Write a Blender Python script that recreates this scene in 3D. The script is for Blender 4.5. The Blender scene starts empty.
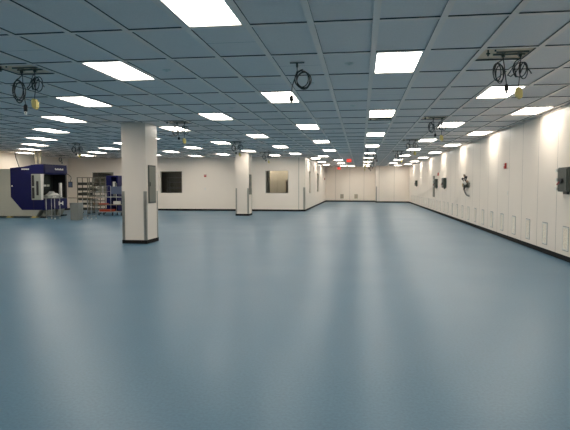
import bpy, bmesh, math, random
from mathutils import Vector, Matrix
random.seed(7)
C = bpy.context.scene.collection
PI = math.pi
HC = 1.46                 # eye height
H = HC + 1.5235           # ceiling height
TW, TD = 0.61, 1.22       # ceiling grid module
A0, B0 = 0.7884, 5.1662
def gx(i): return (i - A0) * TW
def gy(j): return j * TD + B0
XR = 3.9                  # right wall
XL = -16.9                # left wall
YB = 29.4                 # face of the inner block
XB = -3.03                # side of the inner block
YF = 47.0                 # far wall
YN = -5.2                 # wall behind the camera
BX0, BY0 = 1.23, 45.0     # projecting bay of far wall

# ------------------------------------------------------------------ materials
def mat(name, col, rough=0.6, metal=0.0, emit=None, estr=0.0, noise=None, spec=0.5, trans=0.0, bump=None):
    m = bpy.data.materials.new(name); m.use_nodes = True
    nt = m.node_tree; b = nt.nodes['Principled BSDF']
    b.inputs['Base Color'].default_value = (*col, 1)
    b.inputs['Roughness'].default_value = rough
    b.inputs['Metallic'].default_value = metal
    b.inputs['Specular IOR Level'].default_value = spec
    b.inputs['Transmission Weight'].default_value = trans
    if emit:
        b.inputs['Emission Color'].default_value = (*emit, 1)
        b.inputs['Emission Strength'].default_value = estr
    sc, amt = noise if noise else (30.0, 0.04)
    tc = nt.nodes.new('ShaderNodeTexCoord')
    n = nt.nodes.new('ShaderNodeTexNoise'); n.inputs['Scale'].default_value = sc; n.inputs['Detail'].default_value = 4
    nt.links.new(tc.outputs['Object'], n.inputs['Vector'])
    r = nt.nodes.new('ShaderNodeValToRGB')
    r.color_ramp.elements[0].position = 0.3; r.color_ramp.elements[1].position = 0.7
    r.color_ramp.elements[0].color = (*[c * (1 - amt) for c in col], 1)
    r.color_ramp.elements[1].color = (*[min(1, c * (1 + amt)) for c in col], 1)
    nt.links.new(n.outputs['Fac'], r.inputs['Fac']); nt.links.new(r.outputs['Color'], b.inputs['Base Color'])
    if bump:
        nb = nt.nodes.new('ShaderNodeTexNoise'); nb.inputs['Scale'].default_value = bump[0]; nb.inputs['Detail'].default_value = 3
        nt.links.new(tc.outputs['Object'], nb.inputs['Vector'])
        bp = nt.nodes.new('ShaderNodeBump'); bp.inputs['Strength'].default_value = bump[1]; bp.inputs['Distance'].default_value = bump[2]
        nt.links.new(nb.outputs['Fac'], bp.inputs['Height']); nt.links.new(bp.outputs['Normal'], b.inputs['Normal'])
    return m

def seam_wall(name, col, axis, pitch, off, width=0.018, dark=0.4, rough=0.42):
    """painted metal wall panels with narrow joint lines every `pitch` metres along an axis"""
    m = mat(name, col, rough, noise=(1.2, 0.02), spec=0.4)
    nt = m.node_tree; b = nt.nodes['Principled BSDF']
    src = b.inputs['Base Color'].links[0].from_socket
    tc = nt.nodes.new('ShaderNodeTexCoord'); sp = nt.nodes.new('ShaderNodeSeparateXYZ')
    nt.links.new(tc.outputs['Object'], sp.inputs[0])
    def mth(op, a, v):
        k = nt.nodes.new('ShaderNodeMath'); k.operation = op
        nt.links.new(a, k.inputs[0]); k.inputs[1].default_value = v
        return k.outputs[0]
    s = mth('SUBTRACT', sp.outputs[axis], off)
    s = mth('DIVIDE', s, pitch)
    k = nt.nodes.new('ShaderNodeMath'); k.operation = 'FRACT'; nt.links.new(s, k.inputs[0])
    s = mth('LESS_THAN', k.outputs[0], width / pitch)
    mx = nt.nodes.new('ShaderNodeMix'); mx.data_type = 'RGBA'
    nt.links.new(s, mx.inputs[0]); nt.links.new(src, mx.inputs[6]); mx.inputs[7].default_value = (*[c * dark for c in col], 1)
    nt.links.new(mx.outputs[2], b.inputs['Base Color'])
    return m

WALL = (0.84, 0.764, 0.683)
M = {}
M['wall_r'] = seam_wall('panel wall along y', WALL, 1, 1.18, 11.46)
M['wall_y'] = seam_wall('panel wall side', WALL, 1, 1.22, YB)
M['wall_x'] = seam_wall('panel wall far', WALL, 0, 1.22, -2.18)
M['wall_b'] = mat('painted wall board', WALL, 0.5, noise=(0.8, 0.02))
M['wall_c'] = mat('column panel', (0.80, 0.72, 0.64), 0.4, noise=(0.8, 0.02))
M['base'] = mat('black vinyl base', (0.008, 0.008, 0.008), 0.7, spec=0.15)
M['tile'] = mat('ceiling tile', (0.90, 0.822, 0.79), 0.85, noise=(60, 0.03), spec=0.1)
M['bar'] = mat('ceiling grid bar', (0.94, 0.80, 0.72), 0.32, noise=(20, 0.02), spec=0.9)
M['shade_edge'] = mat('grid painted shadow edge', (0.04, 0.045, 0.045), 0.7)  # dark recess sides: shadow-gap lines of the grid put into the colour
M['seam'] = mat('tile joint', (0.25, 0.27, 0.28), 0.8)
M['lamp'] = mat('lamp diffuser', (0.9, 0.9, 0.9), 0.5, emit=(1.0, 0.92, 0.80), estr=14.5)
M['lampframe'] = mat('lamp frame', (0.75, 0.73, 0.7), 0.4)
M['steel'] = mat('brushed steel', (0.38, 0.37, 0.33), 0.38, 0.85, noise=(15, 0.08))
M['greymetal'] = mat('grey enclosure', (0.045, 0.058, 0.05), 0.45, 0.2)
M['panelgrey2'] = mat('door light grey', (0.33, 0.35, 0.31), 0.4, 0.1)
M['panelgrey'] = mat('panel door grey', (0.15, 0.16, 0.135), 0.4, 0.3)
M['dark'] = mat('black rubber', (0.012, 0.012, 0.014), 0.5)
M['cable'] = mat('black cable', (0.03, 0.032, 0.03), 0.5)
M['yellow'] = mat('yellow rubber box', (0.66, 0.55, 0.20), 0.5)
M['white'] = mat('white plastic', (0.75, 0.74, 0.7), 0.45)
M['red'] = mat('red paint', (0.45, 0.015, 0.012), 0.4)
M['exit'] = mat('exit sign red', (0.8, 0.03, 0.02), 0.4, emit=(1.0, 0.06, 0.04), estr=0.7)
M['exitletter'] = mat('exit sign letters', (0.9, 0.3, 0.25), 0.4, emit=(1.0, 0.25, 0.18), estr=1.0)
M['blue'] = mat('machine blue paint', (0.003, 0.005, 0.062), 0.4, spec=0.2, noise=(3, 0.05))
M['cream'] = mat('machine grey paint', (0.40, 0.40, 0.34), 0.42, noise=(2, 0.03))
M['duct'] = mat('duct cream', (0.55, 0.50, 0.38), 0.4, 0.2)
M['bin'] = mat('bin grey', (0.17, 0.18, 0.17), 0.5)
M['rackmetal'] = mat('rack dull metal', (0.22, 0.21, 0.17), 0.45, 0.5)
M['rackdark'] = mat('rack shelf dark', (0.05, 0.052, 0.045), 0.5, 0.2)
M['chrome'] = mat('cart metal', (0.42, 0.43, 0.42), 0.3, 0.85)
M['orange'] = mat('orange red plastic', (0.45, 0.06, 0.02), 0.5)
M['paleblue'] = mat('blue grey sheet', (0.09, 0.12, 0.2), 0.5)
M['tan'] = mat('plenum plate', (0.90, 0.70, 0.52), 0.6)
M['tan2'] = mat('far grille tan', (0.42, 0.37, 0.29), 0.5)
M['wood'] = mat('bench top', (0.25, 0.18, 0.12), 0.5)
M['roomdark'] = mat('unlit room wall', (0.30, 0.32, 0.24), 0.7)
M['roomtan'] = mat('room tan wall', (0.45, 0.39, 0.31), 0.5)
M['glass'] = mat('window glass', (0.88, 0.9, 0.84), 0.03, trans=1.0)
M['glass'].node_tree.nodes['Principled BSDF'].inputs['IOR'].default_value = 1.45
M['brass'] = mat('brass', (0.5, 0.35, 0.12), 0.4, 0.8)
M['grille'] = mat('perforated grille', (0.95, 0.80, 0.69), 0.35, 0.0, noise=(22, 0.22))

def floor_mat():
    m = bpy.data.materials.new('blue sheet floor'); m.use_nodes = True
    nt = m.node_tree; b = nt.nodes['Principled BSDF']
    tc = nt.nodes.new('ShaderNodeTexCoord')
    n1 = nt.nodes.new('ShaderNodeTexNoise'); n1.inputs['Scale'].default_value = 45; n1.inputs['Detail'].default_value = 5
    n2 = nt.nodes.new('ShaderNodeTexNoise'); n2.inputs['Scale'].default_value = 0.5; n2.inputs['Detail'].default_value = 2
    for n in (n1, n2): nt.links.new(tc.outputs['Object'], n.inputs['Vector'])
    r = nt.nodes.new('ShaderNodeValToRGB')
    r.color_ramp.elements[0].position = 0.3; r.color_ramp.elements[1].position = 0.7
    r.color_ramp.elements[0].color = (0.050, 0.124, 0.192, 1); r.color_ramp.elements[1].color = (0.068, 0.160, 0.238, 1)
    nt.links.new(n1.outputs['Fac'], r.inputs['Fac']); nt.links.new(r.outputs['Color'], b.inputs['Base Color'])
    rr = nt.nodes.new('ShaderNodeMapRange'); rr.inputs[3].default_value = 0.33; rr.inputs[4].default_value = 0.40
    nt.links.new(n2.outputs['Fac'], rr.inputs[0]); nt.links.new(rr.outputs[0], b.inputs['Roughness'])
    b.inputs['Specular IOR Level'].default_value = 0.34
    n3 = nt.nodes.new('ShaderNodeTexNoise'); n3.inputs['Scale'].default_value = 120
    nt.links.new(tc.outputs['Object'], n3.inputs['Vector'])
    bp = nt.nodes.new('ShaderNodeBump'); bp.inputs['Strength'].default_value = 0.15; bp.inputs['Distance'].default_value = 0.001
    nt.links.new(n3.outputs['Fac'], bp.inputs['Height']); nt.links.new(bp.outputs['Normal'], b.inputs['Normal'])
    return m
M['floor'] = floor_mat()

# ------------------------------------------------------------------ mesh helpers
class MB:
    def __init__(s): s.bm = bmesh.new(); s.mi = 0
    def quad(s, pts, mi=None):
        f = s.bm.faces.new([s.bm.verts.new(p) for p in pts]); f.material_index = s.mi if mi is None else mi
        return f
    def box(s, x0, x1, y0, y1, z0, z1, bevel=0.0):
        x0, x1 = min(x0, x1), max(x0, x1); y0, y1 = min(y0, y1), max(y0, y1); z0, z1 = min(z0, z1), max(z0, z1)
        v = [s.bm.verts.new(p) for p in ((x0,y0,z0),(x1,y0,z0),(x1,y1,z0),(x0,y1,z0),(x0,y0,z1),(x1,y0,z1),(x1,y1,z1),(x0,y1,z1))]
        fs = [s.bm.faces.new([v[k] for k in q]) for q in ((0,3,2,1),(4,5,6,7),(0,1,5,4),(1,2,6,5),(2,3,7,6),(3,0,4,7))]
        for f in fs: f.material_index = s.mi
        if bevel:
            es = list({e for f in fs for e in f.edges})
            bmesh.ops.bevel(s.bm, geom=es, offset=bevel, segments=2, affect='EDGES', profile=0.6)
        return s
    def prism(s, pts, axis, a0, a1):
        """pts: 2-D outline in the two other axes, extruded along axis from a0 to a1"""
        def P(u, w, a):
            return {'x': (a, u, w), 'y': (u, a, w), 'z': (u, w, a)}[axis]
        lo = [s.bm.verts.new(P(u, w, a0)) for u, w in pts]; hi = [s.bm.verts.new(P(u, w, a1)) for u, w in pts]
        fs = [s.bm.faces.new(lo), s.bm.faces.new(hi[::-1])]
        n = len(pts)
        for k in range(n): fs.append(s.bm.faces.new([lo[k], hi[k], hi[(k+1)%n], lo[(k+1)%n]]))
        for f in fs: f.material_index = s.mi
        bmesh.ops.recalc_face_normals(s.bm, faces=fs)
        return s
    def tube(s, pts, r, seg=8, closed=False):
        pts = [Vector(p) for p in pts]; n = len(pts); rings = []
        up = None
        for k, p in enumerate(pts):
            if closed: t = pts[(k+1)%n] - pts[k-1]
            else: t = pts[min(k+1, n-1)] - pts[max(k-1, 0)]
            t.normalize()
            if up is None:
                up = Vector((0,0,1)) if abs(t.z) < 0.9 else Vector((1,0,0))
            a = up - t * up.dot(t)
            if a.length < 1e-4: a = Vector((0,1,0)) - t * t.y
            a.normalize(); up = a; b = t.cross(a)
            rr = r[k] if isinstance(r, (list, tuple)) else r
            rings.append([s.bm.verts.new(p + (a*math.cos(2*PI*q/seg) + b*math.sin(2*PI*q/seg))*rr) for q in range(seg)])
        m = n if closed else n-1
        for k in range(m):
            A, B = rings[k], rings[(k+1)%n]
            for q in range(seg):
                f = s.bm.faces.new([A[q], A[(q+1)%seg], B[(q+1)%seg], B[q]]); f.smooth = True; f.material_index = s.mi
        if not closed:
            for R in (rings[0][::-1], rings[-1]):
                f = s.bm.faces.new(R); f.material_index = s.mi
        return s
    def cyl(s, x, y, z0, z1, r, seg=16): return s.tube([(x,y,z0),(x,y,z1)], r, seg)
    def ball(s, x, y, z, r):
        bmesh.ops.create_uvsphere(s.bm, u_segments=12, v_segments=8, radius=r, matrix=Matrix.Translation((x,y,z)))
        return s
    def build(s, name, mats, parent=None, label=None):
        me = bpy.data.meshes.new(name); s.bm.to_mesh(me); s.bm.free()
        for m in (mats if isinstance(mats, (list, tuple)) else [mats]): me.materials.append(m)
        o = bpy.data.objects.new(name, me); C.objects.link(o)
        if parent: o.parent = parent
        if label: o['label'] = label
        return o

def thing(name, label, cat, loc=(0,0,0), rz=0, group=None):
    o = bpy.data.objects.new(name, None); C.objects.link(o); o.empty_display_size = 0.1
    o.location = loc; o.rotation_euler = (0,0,rz)
    o['label'] = label; o['category'] = cat
    if group: o['group'] = group
    return o
def tag(o, label, cat, group=None):
    o['label'] = label; o['category'] = cat
    if group: o['group'] = group
    return o
def struct(o, label=None):
    o['kind'] = 'structure'
    if label: o['label'] = label
    return o
KIDS = {}
def kids(o): return [c for c in C.objects if c.parent == o]
def dup(root, loc, label, group=None, rz=None):
    r = root.copy(); C.objects.link(r); r.location = loc; r['label'] = label
    if rz is not None: r.rotation_euler = (0,0,rz)
    if group: r['group'] = group
    if root.name not in KIDS: KIDS[root.name] = [(c, kids(c)) for c in kids(root)]
    for ch, sub in KIDS[root.name]:
        c = ch.copy(); C.objects.link(c); c.parent = r
        for g in sub:
            d = g.copy(); C.objects.link(d); d.parent = c
    return r
ORD = ['nearest', 'second', 'third', 'fourth', 'fifth', 'sixth', 'seventh', 'eighth', 'ninth', 'tenth', 'eleventh', 'twelfth', 'thirteenth',
       'fourteenth', 'fifteenth', 'sixteenth', 'seventeenth', 'eighteenth', 'nineteenth', 'twentieth', 'twenty-first', 'twenty-second',
       'twenty-third', 'twenty-fourth', 'twenty-fifth', 'twenty-sixth', 'twenty-seventh', 'twenty-eighth', 'twenty-ninth', 'thirtieth',
       'thirty-first', 'thirty-second']
def nth(k): return ORD[k]

# ------------------------------------------------------------------ wall with window openings
def wall_mesh(axis, at, thick, u0, u1, z0, z1, holes):
    """slab along x (axis 'x', plane y=at..at+thick) or y (axis 'y', plane x=at..at+thick)"""
    b = MB()
    us = sorted({u0, u1, *[h[0] for h in holes], *[h[1] for h in holes]})
    zs = sorted({z0, z1, *[h[2] for h in holes], *[h[3] for h in holes]})
    if not holes: us, zs = [u0, u1], [z0, z1]
    for a, c in zip(us, us[1:]):
        run = []
        for p, q in zip(zs, zs[1:]):
            if any(h[0] <= a + 1e-6 and c <= h[1] + 1e-6 and h[2] <= p + 1e-6 and q <= h[3] + 1e-6 for h in holes): continue
            if run and abs(run[-1][1] - p) < 1e-6: run[-1][1] = q
            else: run.append([p, q])
        for p, q in run:
            if axis == 'x': b.box(a, c, at, at + thick, p, q)
            else: b.box(at, at + thick, a, c, p, q)
    return b
Zt = H + 0.05
W1 = (-11.27, -10.05, 1.02, 2.2); W2 = (-5.2, -3.98, 1.02, 2.22); W3 = (-15.4, -14.15, 1.0, 2.16)
S1 = (31.7, 32.75, 0.98, 2.25); S2 = (37.5, 38.9, 0.98, 2.25)
struct(MB().box(XL-.3, XR+.3, YN-.3, YF+.4, -0.1, 0).build('floor', M['floor']))
struct(wall_mesh('y', XR, 0.2, YN, YF+.2, 0, Zt, []).build('wall_right', M['wall_r']))
struct(wall_mesh('y', XL-.2, 0.2, YN, YF+.2, 0, Zt, []).build('wall_left', M['wall_b']))
struct(wall_mesh('x', YN-.2, 0.2, XL-.2, XR+.2, 0, Zt, []).build('wall_near', M['wall_b']))
struct(wall_mesh('x', YF, 0.2, XL-.2, XR, 0, Zt, []).build('wall_far', M['wall_x']))
struct(MB().box(BX0, XR, BY0, YF, 0, Zt).build('wall_bay', M['wall_x']))
struct(wall_mesh('x', YB, 0.12, XL, XB, 0, Zt, [W1, W2, W3]).build('wall_block_front', M['wall_b']))
struct(wall_mesh('y', XB-.12, 0.12, YB+.12, YF, 0, Zt, [S1, S2]).build('wall_block_side', M['wall_y']))
# inside of the block: partition and back of the rooms
struct(wall_mesh('y', -8.6, 0.1, YB+.12, 40.65, 0, Zt, []).build('wall_partition', M['wall_b']))
struct(wall_mesh('x', 33.0, 0.1, XL, -8.6, 0, Zt, []).build('wall_store_back', M['roomdark']))
struct(wall_mesh('x', 40.65, 0.1, -8.6, XB-.12, 0, Zt, []).build('wall_office_back', M['roomtan']))

def baseboard(name, x0, x1, y0, y1): struct(MB().box(x0, x1, y0, y1, 0, 0.10).build(name, M['base']))
T = 0.012
baseboard('baseboard_right', XR-T, XR, YN, BY0)
baseboard('baseboard_left', XL, XL+T, YN, YB)
baseboard('baseboard_far', XB, BX0, YF-T, YF)
baseboard('baseboard_bay_side', BX0-T, BX0, BY0-T, YF-T)
baseboard('baseboard_bay_front', BX0, XR-T, BY0-T, BY0)
baseboard('baseboard_block_front', XL+T, XB+T, YB-T, YB)
baseboard('baseboard_block_side', XB, XB+T, YB, YF-T)
baseboard('baseboard_near', XL+T, XR-T, YN, YN+T)

def window(name, axis, face, sgn, h, dark=False):
    u0, u1, z0, z1 = h; e = 0.025
    f = MB()
    def bx(a, c, p, q, d0, d1):
        if axis == 'x': f.box(a, c, face + d0, face + d1, p, q)
        else: f.box(face - d1, face - d0, a, c, p, q)
    bx(u0-e, u1+e, z1, z1+e, -0.008, 0.0); bx(u0-e, u1+e, z0-e, z0, -0.008, 0.0)
    bx(u0-e, u0, z0, z1, -0.008, 0.0); bx(u1, u1+e, z0, z1, -0.008, 0.0)
    o = struct(f.build(name, M['steel']))
    g = MB()
    if axis == 'x': g.box(u0, u1, face+.045, face+.051, z0, z1)
    else: g.box(face-.051, face-.045, u0, u1, z0, z1)
    g.build('pane', M['glass'], o)
    return o
window('window_1', 'x', YB, 1, W3); window('window_2', 'x', YB, 1, W1); window('window_3', 'x', YB, 1, W2)
window('window_4', 'y', XB, 1, S1); window('window_5', 'y', XB, 1, S2)

# edge trims of the walls (steel corner guards, 1.3 m tall)
struct(MB().box(XB-.10, XB+.004, YB-.006, YB, 0.10, 1.32).box(XB, XB+.006, YB, YB+.10, 0.10, 1.32).build('trim_1', M['steel']))
struct(MB().box(BX0-.006, BX0, BY0-.006, BY0+.12, 0.10, 1.32).box(BX0, BX0+.10, BY0-.006, BY0, 0.10, 1.32).build('trim_2', M['steel']))
struct(MB().box(-3.385, -3.365, YB-.004, YB, 0.10, H).build('trim_3', M['panelgrey']))
# angle trim where wall meets ceiling
struct(MB().box(XR-.03, XR, YN, BY0, H-.03, H).build('trim_4', M['bar']))
struct(MB().box(XL+.001, XB+.02, YB-.02, YB, H-.02, H).build('trim_5', M['bar']))

# ------------------------------------------------------------------ ceiling
LIGHTS = {(-2,-1):0}
rows = {1:[1,5,9,13,17,21,25,29], -2:[-1,3,7,11,15,19,23,27,31], -5:[-3,1,5,9,13,17], -8:[-1,3,7,11,15], -11:[1,5,9,13,17],
        -14:[-1,3,7,11,15,18], -17:[1,5,9,13,17], -20:[3,7,11,15,18], -23:[5,9,13,17], -26:[3,7,11,15], 4:[-1,3,7,11,15,19,23,27], 6:[1,5,9,13,17,21,25,29],
        -4:[21,25,29], -3:[], -7:[18]}
rows[-2].remove(19); rows[1].append(32); rows[-1] = [32]; rows[5] = [31]
rows[-3] = [19]
rows[1] = [-3] + rows[1]; rows[6] = [-3] + rows[6]; rows[-8] = [-5] + rows[-8]; rows[4] = [-5] + rows[4]; rows[-2] = [-5] + rows[-2]
inner = [(-9,28),(-6,28),(-11,28)]
service = [(-7,1),(-7,6),(-7,11),(-7,16),(3,1),(3,6),(3,11),(3,16),(1,6),(-17,11),(-25,17)]
split = {(-6,0),(-2,0),(-1,1),(-2,2),(-2,4),(-5,2),(-8,4),(5,0),(4,4),(1,3),(-3,5),(6,3),(1,8),(4,9),(-5,7)}
cells = {(i,j) for i, js in rows.items() for j in js} | set(inner)
cb = MB(); e = 0.032; rec = 0.012
i0, i1 = -29, 8; j0, j1 = -9, 35
for i in range(i0, i1):
    for j in range(j0, j1):
        x0, x1, y0, y1 = max(gx(i), XL-.1), min(gx(i+1), XR+.1), gy(j), min(gy(j+1), YF+.1)
        y0 = max(y0, YN-.1)
        if x1 <= x0 or y1 <= y0: continue
        full = (x1 - x0 > 0.6 and y1 - y0 > 1.2)
        # bars: frame of the cell, seen from below
        a, b_, c, d = x0+e, x1-e, y0+e, y1-e
        if (i,j) in service: c = (y0 + y1)/2 + e*0.6
        if b_ <= a or d <= c: 
            cb.quad([(x0,y0,H),(x0,y1,H),(x1,y1,H),(x1,y0,H)], 2); continue
        if (i,j) in service:
            m0, m1 = y0 + e, (y0+y1)/2 - e*0.6
            cb.quad([(a,m1,H),(a,c,H),(b_,c,H),(b_,m1,H)], 2)
            yy0 = y0
            cb.quad([(x0,y0,H),(a,y0,H),(a,y1,H),(x0,y1,H)][::-1], 2); cb.quad([(b_,y0,H),(x1,y0,H),(x1,y1,H),(b_,y1,H)][::-1], 2)
            cb.quad([(a,y0,H),(b_,y0,H),(b_,m0,H),(a,m0,H)][::-1], 2); cb.quad([(a,d,H),(b_,d,H),(b_,y1,H),(a,y1,H)][::-1], 2)
            hh = 0.012
            for P, Q in (((a,m0),(b_,m0)),((b_,m0),(b_,m1)),((b_,m1),(a,m1)),((a,m1),(a,m0))):
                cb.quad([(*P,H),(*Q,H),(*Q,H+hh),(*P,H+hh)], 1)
        else:
            cb.quad([(x0,y0,H),(a,y0,H),(a,y1,H),(x0,y1,H)][::-1], 2); cb.quad([(b_,y0,H),(x1,y0,H),(x1,y1,H),(b_,y1,H)][::-1], 2)
            cb.quad([(a,y0,H),(b_,y0,H),(b_,c,H),(a,c,H)][::-1], 2); cb.quad([(a,d,H),(b_,d,H),(b_,y1,H),(a,y1,H)][::-1], 2)
        for P, Q in (((a,c),(b_,c)),((b_,c),(b_,d)),((b_,d),(a,d)),((a,d),(a,c))):
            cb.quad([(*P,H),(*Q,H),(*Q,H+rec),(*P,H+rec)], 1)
        if (i,j) in cells: continue
        if (i,j) in split and full:
            m = (c+d)/2
            cb.quad([(a,c,H+rec),(a,m-.004,H+rec),(b_,m-.004,H+rec),(b_,c,H+rec)], 0)
            cb.quad([(a,m-.004,H+rec),(a,m+.004,H+rec),(b_,m+.004,H+rec),(b_,m-.004,H+rec)], 3)
            cb.quad([(a,m+.004,H+rec),(a,d,H+rec),(b_,d,H+rec),(b_,m+.004,H+rec)], 0)
        else:
            cb.quad([(a,c,H+rec),(a,d,H+rec),(b_,d,H+rec),(b_,c,H+rec)], 0)
# solid back of the ceiling
cb.mi = 0; cb.box(XL-.2, XR+.2, YN-.2, YF+.2, H+0.16, H+0.2)
struct(cb.build('ceiling', [M['tile'], M['shade_edge'], M['bar'], M['seam']]))

# ------------------------------------------------------------------ ceiling lights
def make_light():
    t = thing('ceiling_light', '', 'ceiling light', (0,0,H))
    w, l, f = TW/2 - e, TD/2 - e, 0.018
    b = MB(); z0, z1 = 0.002, 0.030
    b.box(-w, w, -l, -l+f, z0, z1).box(-w, w, l-f, l, z0, z1).box(-w, -w+f, -l+f, l-f, z0, z1).box(w-f, w, -l+f, l-f, z0, z1)
    b.build('frame', M['lampframe'], t)
    MB().box(-w+f, w-f, -l+f, l-f, 0.018, 0.028).build('diffuser', M['lamp'], t, 'glowing white lamp diffuser')
    MB().box(-w, w, -l, l, 0.031, 0.10).build('housing', M['lampframe'], t)
    return t
proto = make_light(); first = True
rowname = {1:'in the row along the aisle', -2:'in the row just left of the aisle', -5:'in the row midway between aisle and columns',
  -8:'in the row touching both columns', -11:'in the row just left of both columns', -14:'in the second row left of the columns', -17:'in the third row left of the columns',
  -20:'in the fourth row left of the columns', -23:'in the fifth row left of the columns', -26:'in the row nearest the left wall', 4:'in the second row from the right wall',
  6:'in the row nearest the right wall', -4:'in the short row beside the corridor windows', -3:'by the wall corner at the corridor mouth', -7:'between the distant column and the picture window', -1:'close to the far wall left of the aisle row', 5:'close before the projecting far wall bay'}
vis0 = {1:1, -2:-1, -5:1, -8:3, -11:5, -14:7, -17:9, -20:11, -23:13, -26:15, 4:3, 6:5, -4:21, -3:19, -7:18, -1:32, 5:31}
def put_light(i, j, lab, grp):
    global first
    loc = ((gx(i)+gx(i+1))/2, (gy(j)+gy(j+1))/2, H)
    if first:
        proto.location = loc; proto['label'] = lab; proto['group'] = grp; first = False
    else: dup(proto, loc, lab, grp)
for i, js in rows.items():
    seen = [j for j in sorted(js) if j >= vis0[i]]; back = [j for j in sorted(js, reverse=True) if j < vis0[i]]
    for k, j in enumerate(seen):
        if len(seen) == 1: lab = 'single recessed ceiling light ' + rowname[i]
        else: lab = '%s recessed ceiling light %s' % (nth(k) if k < len(seen)-1 or k == 0 else 'farthest', rowname[i])
        put_light(i, j, lab, 'recessed rectangular ceiling lights')
    for k, j in enumerate(back):
        put_light(i, j, '%s recessed ceiling light out of frame %s' % (nth(k), rowname[i]), 'recessed rectangular ceiling lights')
for k, (i, j) in enumerate(inner):
    put_light(i, j, 'ceiling light inside the windowed room, ' + ('middle one by its back wall', 'right one by its back wall', 'left one by its back wall')[k], 'lights inside the windowed room')

# ------------------------------------------------------------------ columns
def make_column(x, y, label):
    t = thing('column', label, 'column', (x, y, 0), 0, 'square columns')
    w, d = 0.62, 0.76
    MB().box(0, w, 0, d, 0, H).build('shaft', M['wall_c'], t)
    s = MB(); s.box(-T, w+T, -T, 0, 0, .09).box(-T, w+T, d, d+T, 0, .09).box(-T, 0, 0, d, 0, .09).box(w, w+T, 0, d, 0, .09)
    s.build('base_trim', M['base'], t, 'black base band')
    g, k = 0.065, 0.006
    for sx in (0, 1):
        for sy in (0, 1):
            b = MB(); X = w if sx else 0; Y = d if sy else 0
            dx, dy = (-1 if sx else 1), (-1 if sy else 1)
            b.box(X - dx*k, X + dx*g, Y - dy*k, Y, .09, 1.30).box(X - dx*k, X, Y, Y + dy*g, .09, 1.30)
            b.build('corner_guard', M['steel'], t, 'steel corner guard')
    return t
COLS = [(-5.86, 12.65), (-5.85, 24.85)]
make_column(*COLS[0], 'large near square column with black base and steel corner guards')
make_column(*COLS[1], 'small distant square column between the near column and the picture window')
def elec_panel(x, y, z0, z1, w, label, grp=None, sgn=1):
    """flat panel on a face x, facing sgn*x"""
    t = thing('electrical_panel', label, 'electrical panel', (x, y, z0), 0, grp)
    h = z1 - z0
    MB().box(0, sgn*.02, 0, w, 0, h).build('frame', M['greymetal'], t)
    MB().box(sgn*.02, sgn*.028, .03, w-.03, .03, h-.03).build('door', M['panelgrey'], t)
    MB().box(sgn*.028, sgn*.04, .05, .07, h/2-.05, h/2+.05).build('latch', M['dark'], t)
    return t
elec_panel(COLS[0][0]+.62, COLS[0][1]+.14, 1.0, 1.95, .46, 'grey electrical panel on the right face of the near column', 'electrical panels on the columns')
elec_panel(COLS[1][0]+.62, COLS[1][1]+.14, 1.0, 1.95, .46, 'grey electrical panel on the right face of the distant column', 'electrical panels on the columns')
elec_panel(XR, 29.55, .81, 1.94, .6, 'tall narrow grey panel set flat on the right wall beside a disconnect switch', None, -1)

# ------------------------------------------------------------------ right wall: vents
def make_vent():
    t = thing('wall_vent', '', 'vent')
    w, h, f = .29, .45, .022
    b = MB(); b.box(-.012, 0, -w/2, w/2, 0, f).box(-.012, 0, -w/2, w/2, h-f, h).box(-.012, 0, -w/2, -w/2+f, f, h-f).box(-.012, 0, w/2-f, w/2, f, h-f)
    b.build('frame', M['white'], t)
    MB().box(-.003, 0, -w/2-.012, w/2+.012, -.012, h+.012).build('shade_edge', M['seam'], t, 'thin dark painted shadow edge')  # shadow around the vent frame, drawn as a dark strip
    g = MB(); g.box(-.005, 0, -w/2+f, w/2-f, f, h-f)
    for k in range(12):
        z = f + .02 + k*.034
        g.box(-.010, -.005, -w/2+f, w/2-f, z, z+.006)
    g.build('grille', M['grille'], t)
    return t
v = make_vent(); nv = 0
for k in range(28):
    y = 10.93 + 1.18*k
    lab = 'low wall vent in the right wall, %s from the camera' % nth(k)
    if k == 0: v.location = (XR, y, .20); v['label'] = lab; v['group'] = 'vents low along the right wall'
    else: dup(v, (XR, y, .20), lab, 'vents low along the right wall')
# far wall vents
for x, s in ((-1.62, 'left'), (-0.40, 'right')):
    t = thing('wall_vent', '%s of the two square vents low on the far wall' % s, 'vent', (x, YF, .24), 0, 'far wall vents')
    b = MB(); w, h = .36, .44
    b.box(-w/2, w/2, -.012, 0, 0, .03).box(-w/2, w/2, -.012, 0, h-.03, h).box(-w/2, -w/2+.03, -.012, 0, .03, h-.03).box(w/2-.03, w/2, -.012, 0, .03, h-.03)
    b.build('frame', M['grille'], t)
    g = MB(); g.box(-w/2+.03, w/2-.03, -.004, 0, .03, h-.03)
    for k in range(8): g.box(-w/2+.03, w/2-.03, -.01, -.004, .045+k*.046, .063+k*.046)
    g.build('grille', M['tan2'], t)

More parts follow.
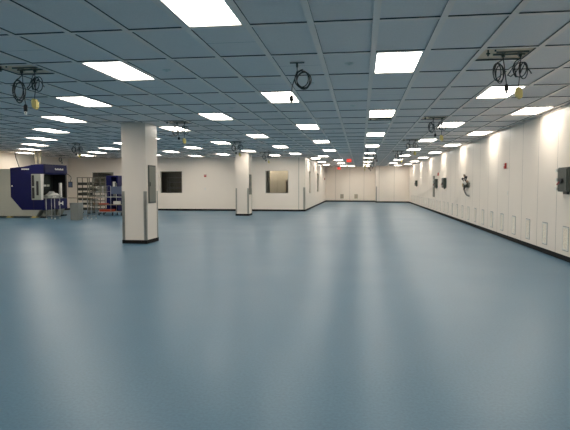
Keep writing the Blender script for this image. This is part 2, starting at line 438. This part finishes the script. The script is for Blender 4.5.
# ------------------------------------------------------------------ red fire alarm boxes, small plates
def fire_alarm(loc, rz, label):
    """local: mounted on plane y=0 facing -y"""
    t = thing('fire_alarm', label, 'fire alarm', loc, rz, 'red fire alarm pull boxes')
    MB().box(-.065, .065, -.045, 0, 0, .145, .006).build('housing', M['red'], t)
    MB().box(-.03, .03, -.055, -.045, .07, .10).build('pull_handle', M['white'], t, 'white pull handle')
    MB().box(-.04, .04, -.048, -.045, .115, .14).build('strobe', M['white'], t)
fire_alarm((-8.67, YB, 1.90), 0, 'small red fire alarm box on the wall between the two columns')
fire_alarm((XR, 15.35, 1.90), -PI/2, 'red fire alarm box on the right wall near the big disconnect switch')
fire_alarm((XR, 28.2, 1.92), -PI/2, 'small red fire alarm box on the right wall above two far disconnect switches')
fire_alarm((XB, 45.3, 1.88), PI/2, 'tiny red fire alarm box at the far end of the windowed side wall')
def plate(loc, rz, label):
    t = thing('switch_plate', label, 'wall plate', loc, rz)
    MB().box(-.038, .038, -.008, 0, 0, .115, .003).build('cover', M['white'], t)
    MB().box(-.015, .015, -.014, -.008, .035, .08).build('rocker', M['lampframe'], t)
plate((-8.68, YB, 1.17), 0, 'small white wall plate below the red alarm on the back wall')
plate((XR, 15.1, 1.18), -PI/2, 'small white wall plate on the right wall under the nearest red alarm')

# ------------------------------------------------------------------ disconnect switches on the right wall
def disconnect(y, z, w, h, d, label):
    t = thing('disconnect_switch', label, 'electrical switch box', (XR, y, z), 0, 'grey disconnect switches on the right wall')
    MB().box(-d, 0, -w/2, w/2, 0, h, .008).build('enclosure', M['greymetal'], t)
    MB().box(-d-.012, -d, -w/2+.03, w/2-.03, .03, h-.03, .004).build('door', M['greymetal'], t)
    hb = MB()
    hb.tube([(-d-.02, 0, h*.45), (-d-.035, w*.12, h*.40), (-d-.04, w*.34, h*.30)], .016, 8)
    hb.build('handle', M['red'], t, 'red switch handle')
    MB().tube([(-d-.012, 0, h*.45), (-d-.045, 0, h*.45)], .05, 14).build('pivot', M['dark'], t)
    for s in (.12, .5, .88):
        MB().box(-d-.03, -d+.02, w/2-.02, w/2+.06, h*s-.03, h*s+.03).build('side_lug', M['white'], t)
    MB().box(-.06, -.02, -w*.2, w*.2, -.05, 0).build('bottom_fitting', M['dark'], t)
disconnect(10.86, 1.33, .50, .46, .11, 'large grey disconnect switch with red handle at the right picture edge')
disconnect(25.9, 1.32, .60, .46, .12, 'grey disconnect switch with red handle right of the narrow tall wall panel')
disconnect(28.7, 1.32, .60, .44, .12, 'grey disconnect switch right beside the narrow tall wall panel')
disconnect(38.6, 1.38, .60, .38, .12, 'tiny distant dark disconnect switch far down the right wall')

# valve and hose cluster
t = thing('valve_manifold', 'cluster of valves, cables and curled hoses on the right wall', 'valve assembly', (XR, 20.55, 1.45))
MB().box(-.03, 0, -.35, .35, -.08, .08).build('mounting_plate', M['steel'], t)
MB().box(-.16, -.03, -.10, .12, -.08, .10, .01).build('valve_body', M['greymetal'], t)
MB().box(-.14, -.03, .14, .42, -.06, .06, .01).build('outlet_box', M['brass'], t)
for k, (a, zz) in enumerate(((-.60, .12), (-.38, .27), (-.05, .33), (.28, .22))):
    b = MB(); b.tube([(-.08, a*.3, .05), (-.12, a*.7, zz*.6), (-.14, a, zz)], .018, 8); b.build('stub_pipe', M['dark'], t)
    MB().tube([(-.14, a, zz-.02), (-.14, a-.01, zz+.05)], .04, 10).build('valve_knob', M['dark' if k % 2 else 'wood'], t)
MB().tube([(-.16, -.42, .1), (-.22, -.42, .06)], .07, 14).build('gauge', M['white'], t)
MB().tube([(-.05-.06*math.sin(q/14*PI), .35-.85*(q/14), -.05-.34*math.sin(q/14*PI*.5)**1.2) for q in range(15)], .02, 8).build('hose', M['dark'], t)
MB().tube([(-.06-.05*math.sin(q/14*PI), .40-.45*(q/14), .02-.2*math.sin(q/14*PI)) for q in range(15)], .014, 8).build('hose', M['cable'], t)

# ------------------------------------------------------------------ exit signs
def exit_sign(x, y, ztop, label):
    t = thing('exit_sign', label, 'exit sign', (x, y, ztop), 0, 'red exit signs')
    w, h = .27, .18
    MB().box(-w/2, w/2, -.02, .02, -h, 0, .006).build('sign_face', M['exit'], t)
    MB().cyl(0, 0, 0, H-ztop, .012, 8).build('hanging_stem', M['greymetal'], t)
    cu = bpy.data.curves.new('exit_text', 'FONT'); cu.body = 'EXIT'; cu.size = .12; cu.extrude = .002; cu.align_x = 'CENTER'; cu.align_y = 'CENTER'
    tmp = bpy.data.objects.new('tmp', cu); C.objects.link(tmp)
    dg = bpy.context.evaluated_depsgraph_get(); me = bpy.data.meshes.new_from_object(tmp.evaluated_get(dg))
    bpy.data.objects.remove(tmp)
    me.materials.clear(); me.materials.append(M['exitletter'])
    o = bpy.data.objects.new('lettering', me); C.objects.link(o); o.parent = t
    o.location = (0, -.0235, -h/2); o.rotation_euler = (PI/2, 0, 0)
exit_sign(-0.68, 31.0, HC+1.47, 'red exit sign hanging from the ceiling over the aisle, the nearer one')
exit_sign(-1.80, 44.8, HC+1.44, 'small red exit sign hanging just before the far wall, the farther one')

# ------------------------------------------------------------------ service panels, cords
def bend(pts, n=6):
    """Catmull-Rom through points"""
    P = [Vector(p) for p in pts]; P = [P[0]*2-P[1]] + P + [P[-1]*2-P[-2]]; out = []
    for k in range(1, len(P)-2):
        for q in range(n):
            u = q/n; a, b, c, d = P[k-1], P[k], P[k+1], P[k+2]
            out.append(0.5*((2*b)+(c-a)*u+(2*a-5*b+4*c-d)*u*u+(3*b-a-3*c+d)*u**3))
    out.append(P[-2]); return out
def service_panel():
    t = thing('service_panel', '', 'ceiling service panel', (0,0,H))
    a, l = TW/2 - e - .002, TD/4 - e*.8 - .002
    MB().box(-a, a, -l, l, .018, .03).build('plate', M['tan'], t, 'pale backing plate')
    for x, z0 in ((-.22, -.05), (-.14, .0)):
        b = MB(); b.cyl(x, -.16, z0, .018, .010, 8).box(x-.02, x+.02, -.17, -.15, z0+.02, z0+.035); b.build('rod', M['greymetal'], t)
    for x in (-.02, .16):
        b = MB(); b.box(x-.09, x+.09, -.09, -.07, 0, .018).box(x-.10, x+.08, .03, .05, 0, .018).box(x-.008, x+.008, -.09, .05, -.006, .018); b.build('strut', M['panelgrey'], t)
    return t
def loop(cx, cz, rx, rz_, turns, tw, y0=0.0, ph=PI/2):
    n = int(turns*20)
    return [(cx + .018*math.sin(k*.085) + rx*(1+.05*math.sin(k*.31))*math.cos(ph+2*PI*k/20)*math.cos(tw), y0 + rx*math.cos(ph+2*PI*k/20)*math.sin(tw) + .012*math.sin(k*.13),
             cz + .014*math.cos(k*.11) + rz_*(1+.06*math.cos(k*.17))*math.sin(ph+2*PI*k/20)) for k in range(n+1)]
def cord_black(free=False):
    t = thing('power_cord', '', 'power cord', (0,0,H))
    if free:
        b = MB(); b.box(-.09, .09, -.012, .012, -.012, 0); b.box(-.012,.012,-.012,.012,-.06,-.012); b.build('hook', M['greymetal'], t)
        MB().tube([(0,0,-.02),(0,0,-.11)] + loop(.075, -.215, .088, .105, 4.3, .25), .0065, 6).build('coil', M['cable'], t)
        MB().tube(bend([(0,.012,-.10),(-.03,.0,-.20),(-.062,0,-.30),(-.07,0,-.41)]), .006, 6).build('hanging_cable', M['cable'], t)
        px, pz = -.07, -.41
    else:
        MB().cyl(0, 0, -.035, -.007, .02, 10).build('hook', M['greymetal'], t)
        MB().tube([(0,0,-.01),(0,0,-.06)] + loop(-.045, -.215, .062, .105, 3.3, .5), .0065, 6).build('coil', M['cable'], t)
        MB().tube(bend([(0,.012,-.03),(.018,0,-.16),(.034,0,-.28),(.045,0,-.355)]), .006, 6).build('hanging_cable', M['cable'], t)
        px, pz = .045, -.355
    p = MB().tube([(px,0,pz+.005),(px,0,pz-.01),(px,0,pz-.06),(px,0,pz-.07)], [.012,.026,.026,.018], 12).build('plug', M['dark'], t, 'black plug')
    MB().tube([(px,0,pz-.07),(px,0,pz-.10)], .017, 12).build('plug_tip', M['white'], p, 'white plug tip')
    return t
def cord_yellow():
    t = thing('power_cord', '', 'power cord', (0,0,H))
    MB().cyl(0, 0, -.035, -.007, .02, 10).build('hook', M['greymetal'], t)
    MB().tube([(0,0,-.01),(0,0,-.05)] + loop(-.01, -.18, .07, .095, 1.4, -.4) + [(-.06,.02,-.12),(-.10,.03,-.20),(-.13,.02,-.24),(-.10,.0,-.26),(-.05,0,-.22),(0,0,-.14)] + loop(.03, -.19, .05, .105, 1.3, .3)[3:] + [(.05,0,-.12),(.10,0,-.19),(.13,0,-.235)], .0065, 6).build('coil', M['cable'], t)
    MB().tube(bend([(0,-.012,-.02),(.004,0,-.2),(-.008,0,-.34),(-.015,0,-.405)]), .006, 6).build('hanging_cable', M['cable'], t)
    b = MB(); b.prism([(-.045,-.42),(-.03,-.385),(.005,-.39),(.028,-.43),(.03,-.50),(.005,-.525),(-.04,-.49)], 'y', -.03, .03); b.build('receptacle_box', M['yellow'], t, 'yellow receptacle box')
    f = MB(); f.box(-.03, .012, -.034, -.03, -.485, -.42); f.build('socket_plate', M['yellow'], t)
    return t
sp, cbk, cy = service_panel(), cord_black(), cord_yellow(); used = set()
where = {(-7,1):'at the upper left of the picture', (-7,6):'right of the near column top', (-7,11):'in front of the distant column top', (-7,16):'near the wall above the picture window',
  (3,1):'nearest the right wall, over the foreground', (3,6):'second along the right side', (3,11):'third along the right side', (3,16):'fourth along the right side',
  (1,6):'in the aisle row between two ceiling lights', (-17,11):'over the shelving racks', (-25,17):'above the blue machine'}
def put(proto, loc, lab, grp):
    if proto.name not in used:
        used.add(proto.name); proto.location = loc; proto['label'] = lab; proto['group'] = grp; return proto
    return dup(proto, loc, lab, grp)
for (i,j) in service:
    x, y = (gx(i)+gx(i+1))/2, gy(j) + TD/4 - .005
    put(sp, (x, y, H), 'open ceiling service panel ' + where[(i,j)], 'open ceiling service panels')
    if (i,j) == (1,6): continue
    o = put(cbk, (x-.02, y-.02, H), 'coiled black cord with black plug hanging ' + where[(i,j)], 'cords with black plugs')
    o.scale = (1, 1, 1.3) if (i, j) == (-7, 1) else (1, 1, 1)
    if i == -25: continue
    put(cy, (x+.17, y-.02, H), 'coiled black cord with yellow outlet box hanging ' + where[(i,j)], 'cords with yellow outlet boxes')
fc = cord_black(True); fc.location = (gx(-.52), gy(1.3), H); fc['label'] = 'single black coiled cord with plug hanging over a light at the top centre'
for k, j in enumerate((14.7, 18.6, 22.6, 27.6)):
    put(cy, (.27, gy(j)+.1, H), 'cord with yellow outlet box over the aisle row, %s from the camera' % nth(k), 'cords with yellow outlet boxes')
    put(cbk, (.62, gy(j)+.15, H), 'coiled cord with black plug over the aisle row, %s from the camera' % nth(k), 'cords with black plugs')

# sprinkler heads
def ceil_at(px, py):
    f, yaw, pitch = 537.71, .1399, .0561
    d = [(px-285)/f, 1, -(py-215)/f]
    c, s = math.cos(pitch), math.sin(pitch); yy = c*d[1]+s*d[2]; Z = -s*d[1]+c*d[2]
    c, s = math.cos(yaw), math.sin(yaw); X = c*d[0]-s*yy; Y = s*d[0]+c*yy
    k = (H-HC)/Z; return X*k, Y*k
spr = thing('sprinkler_head', '', 'sprinkler', (0,0,H+rec))
b = MB(); b.cyl(0, 0, -.010, 0, .055, 20); b.build('escutcheon', M['white'], spr)
b = MB(); b.cyl(0, 0, -.022, -.008, .014, 12).cyl(0, 0, -.026, -.022, .024, 12); b.build('deflector', M['white'], spr)
for (px, py, lab) in ((166.5, 70.7, 'in the tile left of the largest bright ceiling light'), (349, 64, 'in the tile left of the nearest aisle light'), (353, 106, 'left of the second aisle light'),
                      (334, 131.5, 'in the aisle ceiling left of the third aisle light'), (232, 108, 'above the gap between the columns'), (310.5, 83.5, 'beside the single coiled cord'), (472, 125.5, 'near the right wall lights')):
    x, y = ceil_at(px, py); put(spr, (x, y, H+rec), 'tiny ceiling sprinkler head ' + lab, 'ceiling sprinkler heads')

# ------------------------------------------------------------------ blue machine at the left
t = thing('laser_machine', 'large dark blue and grey industrial machine standing at the left edge', 'machine', (-16.6, 21.9, 0))
Dm = 1.85     # local x from 0 to 2.85, y from 0 to Dm; the end at x=2.85 has the open bay
hb = MB()
hb.prism([(0,.07),(2.40,.07),(2.62,.35),(2.62,.80),(2.2,.80),(2.2,2.25),(1.25,2.16),(0,2.16)], 'y', .02, Dm)
hb.build('body', M['cream'], t)
bl = MB()
bl.prism([(1.25,2.20),(1.9,2.26),(2.4,2.35),(2.85,2.37),(2.85,1.93),(2.30,1.93),(2.30,.82),(2.85,.82),(2.85,.35),(1.77,.35),(1.25,.92)], 'y', 0, .06)
bl.box(2.62, 2.85, .06, Dm, .35, .82)
bl.build('blue_panel', M['blue'], t, 'dark blue front panel')
hd = MB(); hd.prism([(2.2,1.93),(2.85,1.93),(2.88,2.0),(2.86,2.37),(2.2,2.34)], 'y', .06, Dm); hd.build('hood', M['blue'], t, 'dark blue hood over the bay')
mk = MB()
for q in range(7): mk.box(2.86, 2.885, .85+.10*q, .85+.10*q+.06, 2.13, 2.21 - .025*(q % 2))
mk.build('hood_marking', M['white'], t, 'small pale lettering strip')
MB().box(2.2, 2.85, .06, Dm, .82, .86).build('bay_floor', M['rackdark'], t)
MB().box(2.2, 2.23, .06, Dm, .86, 1.93).build('bay_back', M['dark'], t)
MB().box(2.23, 2.85, Dm-.12, Dm, .86, 1.93).build('bay_post', M['dark'], t)
MB().box(2.45, 2.86, .25, 1.35, .94, .99).box(2.5, 2.8, .35, 1.25, .86, .94).build('work_table', M['chrome'], t)
b = MB(); b.prism([(.45,.99),(1.25,.99),(1.1,1.07),(.9,1.09),(.8,1.17),(.65,1.07)], 'x', 2.6, 2.82); b.build('workpiece', M['white'], t, 'white workpiece')
for k in range(4): MB().box(2.3, 2.36, .35+.25*k, .47+.25*k, 1.38, 1.47).build('indicator', M['lampframe'], t, 'pale indicator window')
MB().box(2.23, 2.3, .25, 1.4, 1.25, 1.9).build('spindle_housing', M['greymetal'], t)
MB().box(2.78, 2.86, 1.28, 1.42, .9, 1.55).build('spindle_guard', M['lampframe'], t, 'pale vertical guard')
MB().box(2.28, 2.72, -.05, 0, .80, 1.93, .008).build('access_door', M['panelgrey2'], t, 'light grey access door')
for x0, x1, z0, z1 in ((2.31, 2.42, 1.40, 1.88), (2.31, 2.42, .86, 1.34), (2.52, 2.62, 1.0, 1.62)):
    MB().box(x0, x1, -.062, -.05, z0, z1).build('door_window', M['dark'], t, 'dark door window')
MB().prism([(2.72,.80),(2.80,.80),(2.86,1.93),(2.72,1.93)], 'y', -.045, 0).build('door_edge', M['lampframe'], t)
b = MB(); x = 1.80
for w in (.07, .06, .06, .05, .07, .06): b.box(x, x+w*.75, -.006, 0, 2.12, 2.175); x += w
b.build('front_marking', M['white'], t, 'small white lettering strip')
b = MB(); b.box(2.85, 2.857, 1.12, 1.20, .52, .70).box(2.85, 2.857, 1.42, 1.50, .52, .70).box(2.85, 2.857, 1.20, 1.42, .58, .64); b.build('end_emblem', M['white'], t, 'white H-shaped emblem')
MB().box(1.31, 1.36, -.03, 0, 1.38, 1.44, .004).build('button', M['white'], t)
MB().box(2.335, 2.345, -.004, .0, .35, .80).build('panel_joint', M['dark'], t)
for a in (.25, 1.1):
    MB().prism([(a-.15,.07),(a+.35,.07),(a+.55,.35),(a,.35)], 'x', 2.63, 2.84).build('brace', M['panelgrey'], t)
for x, m in ((.35,'yellow'), (1.1,'yellow'), (2.3,'yellow'), (2.7,'dark')):
    b = MB(); b.box(x-.08, x+.08, .05, .22, .02, .07).box(x-.12, x+.12, .02, .26, 0, .02); b.build('foot', M[m], t, 'yellow machine foot' if m == 'yellow' else None)
    MB().box(x-.12, x+.12, Dm-.26, Dm-.02, 0, .07).build('foot', M['dark'], t)
MB().cyl(1.93, .9, 2.2, H-.002, .06, 16).build('exhaust_duct', M['duct'], t, 'cream vertical exhaust duct')
MB().cyl(2.07, 1.0, 2.2, H-.002, .06, 16).build('exhaust_duct', M['duct'], t, 'cream vertical exhaust duct')
mo = MB().box(3.46, 3.66, .9, .94, 1.34, 1.60, .008).build('monitor', M['dark'], t)
MB().box(3.48, 3.64, .895, .90, 1.37, 1.57).build('screen', M['paleblue'], mo)
MB().tube(bend([(2.86, 1.4, 2.0), (3.2, 1.3, 1.95), (3.5, 1.1, 1.8), (3.54, .94, 1.58)]), .013, 8).build('monitor_arm', M['dark'], t)
# leaning supply cable above the machine
tag(MB().tube([(-15.85, 23.0, H), (-15.82, 23.0, 2.75), (-15.6, 22.9, 2.3), (-15.57, 22.9, 2.17)], .018, 8).build('supply_cable', M['cable']), 'dark slanting supply cable from ceiling to the left end of the machine', 'cable')

# ------------------------------------------------------------------ benches, bin
def bench(x, y, w, d, h, label, top, la, lb):
    t = thing('work_bench', label, 'bench', (x, y, 0), 0)
    MB().box(0, w, 0, d, h-.03, h, .004).build('top', M[top], t)
    for lx in (la, lb):
        for ly in (.04, d-.06):
            k = MB().tube([(lx, ly, .05), (lx, ly, h-.03)], .016, 8).build('leg', M['chrome'], t)
            MB().cyl(lx, ly, 0, .05, .026, 10).build('foot', M['white'], k, 'pale caster foot')
    b = MB(); b.box(la, lb, .03, .05, .13, .15).box(la, lb, d-.07, d-.05, .13, .15).box(la-.01, la+.01, .04, d-.06, .13, .15).box(lb-.01, lb+.01, .04, d-.06, .13, .15)
    b.build('lower_rail', M['chrome'], t)
    return t
bench(-13.36, 21.2, .62, .5, .92, 'small steel stand right in front of the blue machine bay', 'chrome', .10, .49)
bench(-12.30, 21.3, 1.30, .5, .92, 'long steel bench with thin brown top behind the grey bin', 'wood', .64, 1.03)
tag(MB().box(-12.98, -12.88, 21.3, 21.4, .92, .98, .004).build('small_box', M['white']), 'small white box on the steel stand at the machine', 'box')
t = thing('waste_bin', 'plain grey rectangular bin standing before the long steel bench', 'bin', (-11.87, 20.7, 0))
b = MB(); b.prism([(0.02,0),(.36,0),(.38,.68),(0,.68)], 'y', 0, .34); b.build('body', M['bin'], t)
MB().box(-.01, .39, -.01, .35, .68, .71, .005).build('lid', M['bin'], t)

# ------------------------------------------------------------------ racks
def rack(x, y, label, shelves, dark, w=.55):
    t = thing('storage_rack', label, 'storage rack', (x, y, 0), 0, 'open storage racks')
    d, h = .5, 1.84
    for px, py in ((0,0), (w,0), (0,d), (w,d)):
        MB().box(px-.018, px+.018, py-.018, py+.018, .06, h).build('post', M['rackmetal'], t)
        MB().cyl(px, py, 0, .06, .03, 10).build('caster', M['dark'], t)
    MB().box(0, w, -.015, .015, h-.03, h).box(0, w, d-.015, d+.015, h-.03, h).box(-.015, .015, 0, d, h-.03, h).box(w-.015, w+.015, 0, d, h-.03, h).build('top_frame', M['rackmetal'], t)
    for z, th in shelves:
        MB().box(.018, w-.018, .02, d-.02, z, z+th).build('shelf', M['rackdark' if dark else 'rackmetal'], t)
    return t
rack(-14.19, 25.5, 'left open storage rack with dark shelf trays right of the machine', [(.20,.10),(.45,.10),(.68,.12),(.92,.14),(1.17,.14),(1.44,.14)], True)
rack(-13.55, 25.5, 'right open storage rack with thin shelves beside the wheeled cart', [(.18,.04),(.38,.08),(.62,.05),(.85,.10),(1.08,.06),(1.28,.10),(1.56,.05)], False, .58)
for k, (x, z, lab, m) in enumerate(((-13.4, .46, 'brown small carton on a low shelf of the right rack', 'wood'), (-13.45, .65, 'dark small carton on the middle shelf of the right rack', 'bin'), (-14.0, .99, 'grey small carton on the left rack', 'panelgrey'))):
    tag(MB().box(x, x+.22, 25.55, 25.8, z, z+.10, .006).build('carton', M[m]), lab, 'carton')

# wheeled cart with wire basket
t = thing('utility_cart', 'wheeled wire cart with blue-grey top panel in front of the blue cabinet', 'cart', (-12.38, 24.0, 0))
w, d = 1.25, .6
for px in (0, .69, w):
    for py in (0, d):
        MB().cyl(px, py, .10, 1.41, .014, 8).build('post', M['chrome'], t)
for z, m in ((.16,'chrome'), (.50,'wood'), (.86,'chrome')):
    MB().box(0, w, 0, d, z, z+.03).build('shelf', M[m], t)
b = MB()
for z in (1.40, 1.14): b.box(0, .69, -.006, .006, z, z+.012)
for k in range(1, 9): b.box(k*.069-.003, k*.069+.003, -.004, .004, .88, 1.40)
b.build('wire_side', M['chrome'], t)
MB().box(.71, w-.02, -.005, .012, 1.03, 1.38).build('side_panel', M['paleblue'], t, 'blue-grey side panel')
for px in (.06, w-.5, w-.06):
    for py in (.05, d-.05):
        b = MB(); b.tube([(px-.018, py, .05), (px+.018, py, .05)], .05, 14); b.box(px-.02, px+.02, py-.02, py+.02, .09, .15); b.build('caster', M['dark'], t)
tag(MB().box(-12.30, -11.7, 24.05, 24.5, .19, .29, .01).build('crate', M['orange']), 'orange-red flat tray on the bottom shelf of the cart', 'tray')
tag(MB().box(-12.3, -11.98, 24.05, 24.4, .53, .58, .008).build('parts_tray', M['orange']), 'small reddish tray on the middle shelf of the cart', 'tray')
tag(MB().box(-11.62, -11.38, 24.1, 24.4, .53, .68, .01).build('parts_box', M['lampframe']), 'pale box on the middle shelf of the cart', 'box')

# blue cabinet
t = thing('blue_cabinet', 'tall open dark blue cabinet behind the wheeled cart', 'cabinet', (-13.89, 28.0, 0))
w, d, h = .67, .55, 1.97
MB().box(0, .28, 0, d, .05, h).box(w-.04, w, 0, d, .05, h).box(.28, w-.04, 0, d, h-.08, h).box(.28, w-.04, d-.04, d, .05, h-.08).build('body', M['blue'], t)
for z in (.25, .75, 1.15): MB().box(.28, w-.04, .02, d-.04, z, z+.04).build('shelf', M['blue'], t)
MB().box(-.01, w+.01, -.01, d, 0, .05).build('plinth', M['dark'], t)
for x, z, hh, lab, m in ((.32, 1.19, .45, 'white tall sheet roll inside the blue cabinet', 'white'), (.45, 1.19, .38, 'grey roll beside the white one in the blue cabinet', 'panelgrey'), (.34, .79, .25, 'dark box on the middle shelf of the blue cabinet', 'bin')):
    tag(MB().box(-13.89+x, -13.89+x+.10, 28.12, 28.3, z, z+hh, .02).build('stored_roll', M[m]), lab, 'stored item')

# shelving seen through the dark window
t = thing('wire_shelf', 'dim shelving unit seen through the dark window left of the distant column', 'shelf', (-11.5, 31.0, 0))
for px in (0, 1.2):
    for py in (0, .45): MB().box(px-.015, px+.015, py-.015, py+.015, 0, 1.9).build('post', M['chrome'], t)
for z in (.3, .8, 1.25, 1.6, 1.88): MB().box(0, 1.2, 0, .45, z, z+.03).build('shelf', M['chrome'], t)
# cabinet and red locker items seen through the picture window
t = thing('steel_locker', 'narrow brown locker seen at the right of the picture window', 'locker', (-4.6, 33.0, 0))
MB().box(0, .5, 0, .5, .04, 1.75, .005).build('body', M['wood'], t); MB().box(.02, .48, -.012, 0, .06, 1.72).build('door', M['wood'], t); MB().box(.4, .42, -.03, -.012, .85, 1.0).build('handle', M['steel'], t)

t = thing('steel_cabinet', 'tall dark grey cabinet seen at the left of the picture window', 'cabinet', (-6.0, 33.0, 0))
MB().box(0, .32, 0, .5, .04, 2.45, .005).build('body', M['greymetal'], t); MB().box(.02, .30, -.012, 0, .06, 2.4).build('door', M['panelgrey'], t); MB().box(.03, .05, -.03, -.012, 1.0, 1.2).build('handle', M['steel'], t)
# ------------------------------------------------------------------ world, camera, view
w = bpy.data.worlds.new('world'); bpy.context.scene.world = w; w.use_nodes = True
w.node_tree.nodes['Background'].inputs[0].default_value = (0.02, 0.02, 0.02, 1)
cam = bpy.data.cameras.new('camera'); co = bpy.data.objects.new('camera', cam); C.objects.link(co)
cam.sensor_width = 36; cam.lens = 537.71*36/570; cam.clip_end = 200; cam.clip_start = .05
co.location = (0, 0, HC); co.rotation_euler = (PI/2 - .0561, 0, .1399)
S = bpy.context.scene; S.camera = co
S.view_settings.view_transform = 'Standard'; S.view_settings.look = 'None'
S.view_settings.exposure = 0.0; S.view_settings.gamma = 1; S.view_settings.use_curve_mapping = False
S.cycles.max_bounces = 10; S.cycles.diffuse_bounces = 6; S.cycles.sample_clamp_indirect = 6
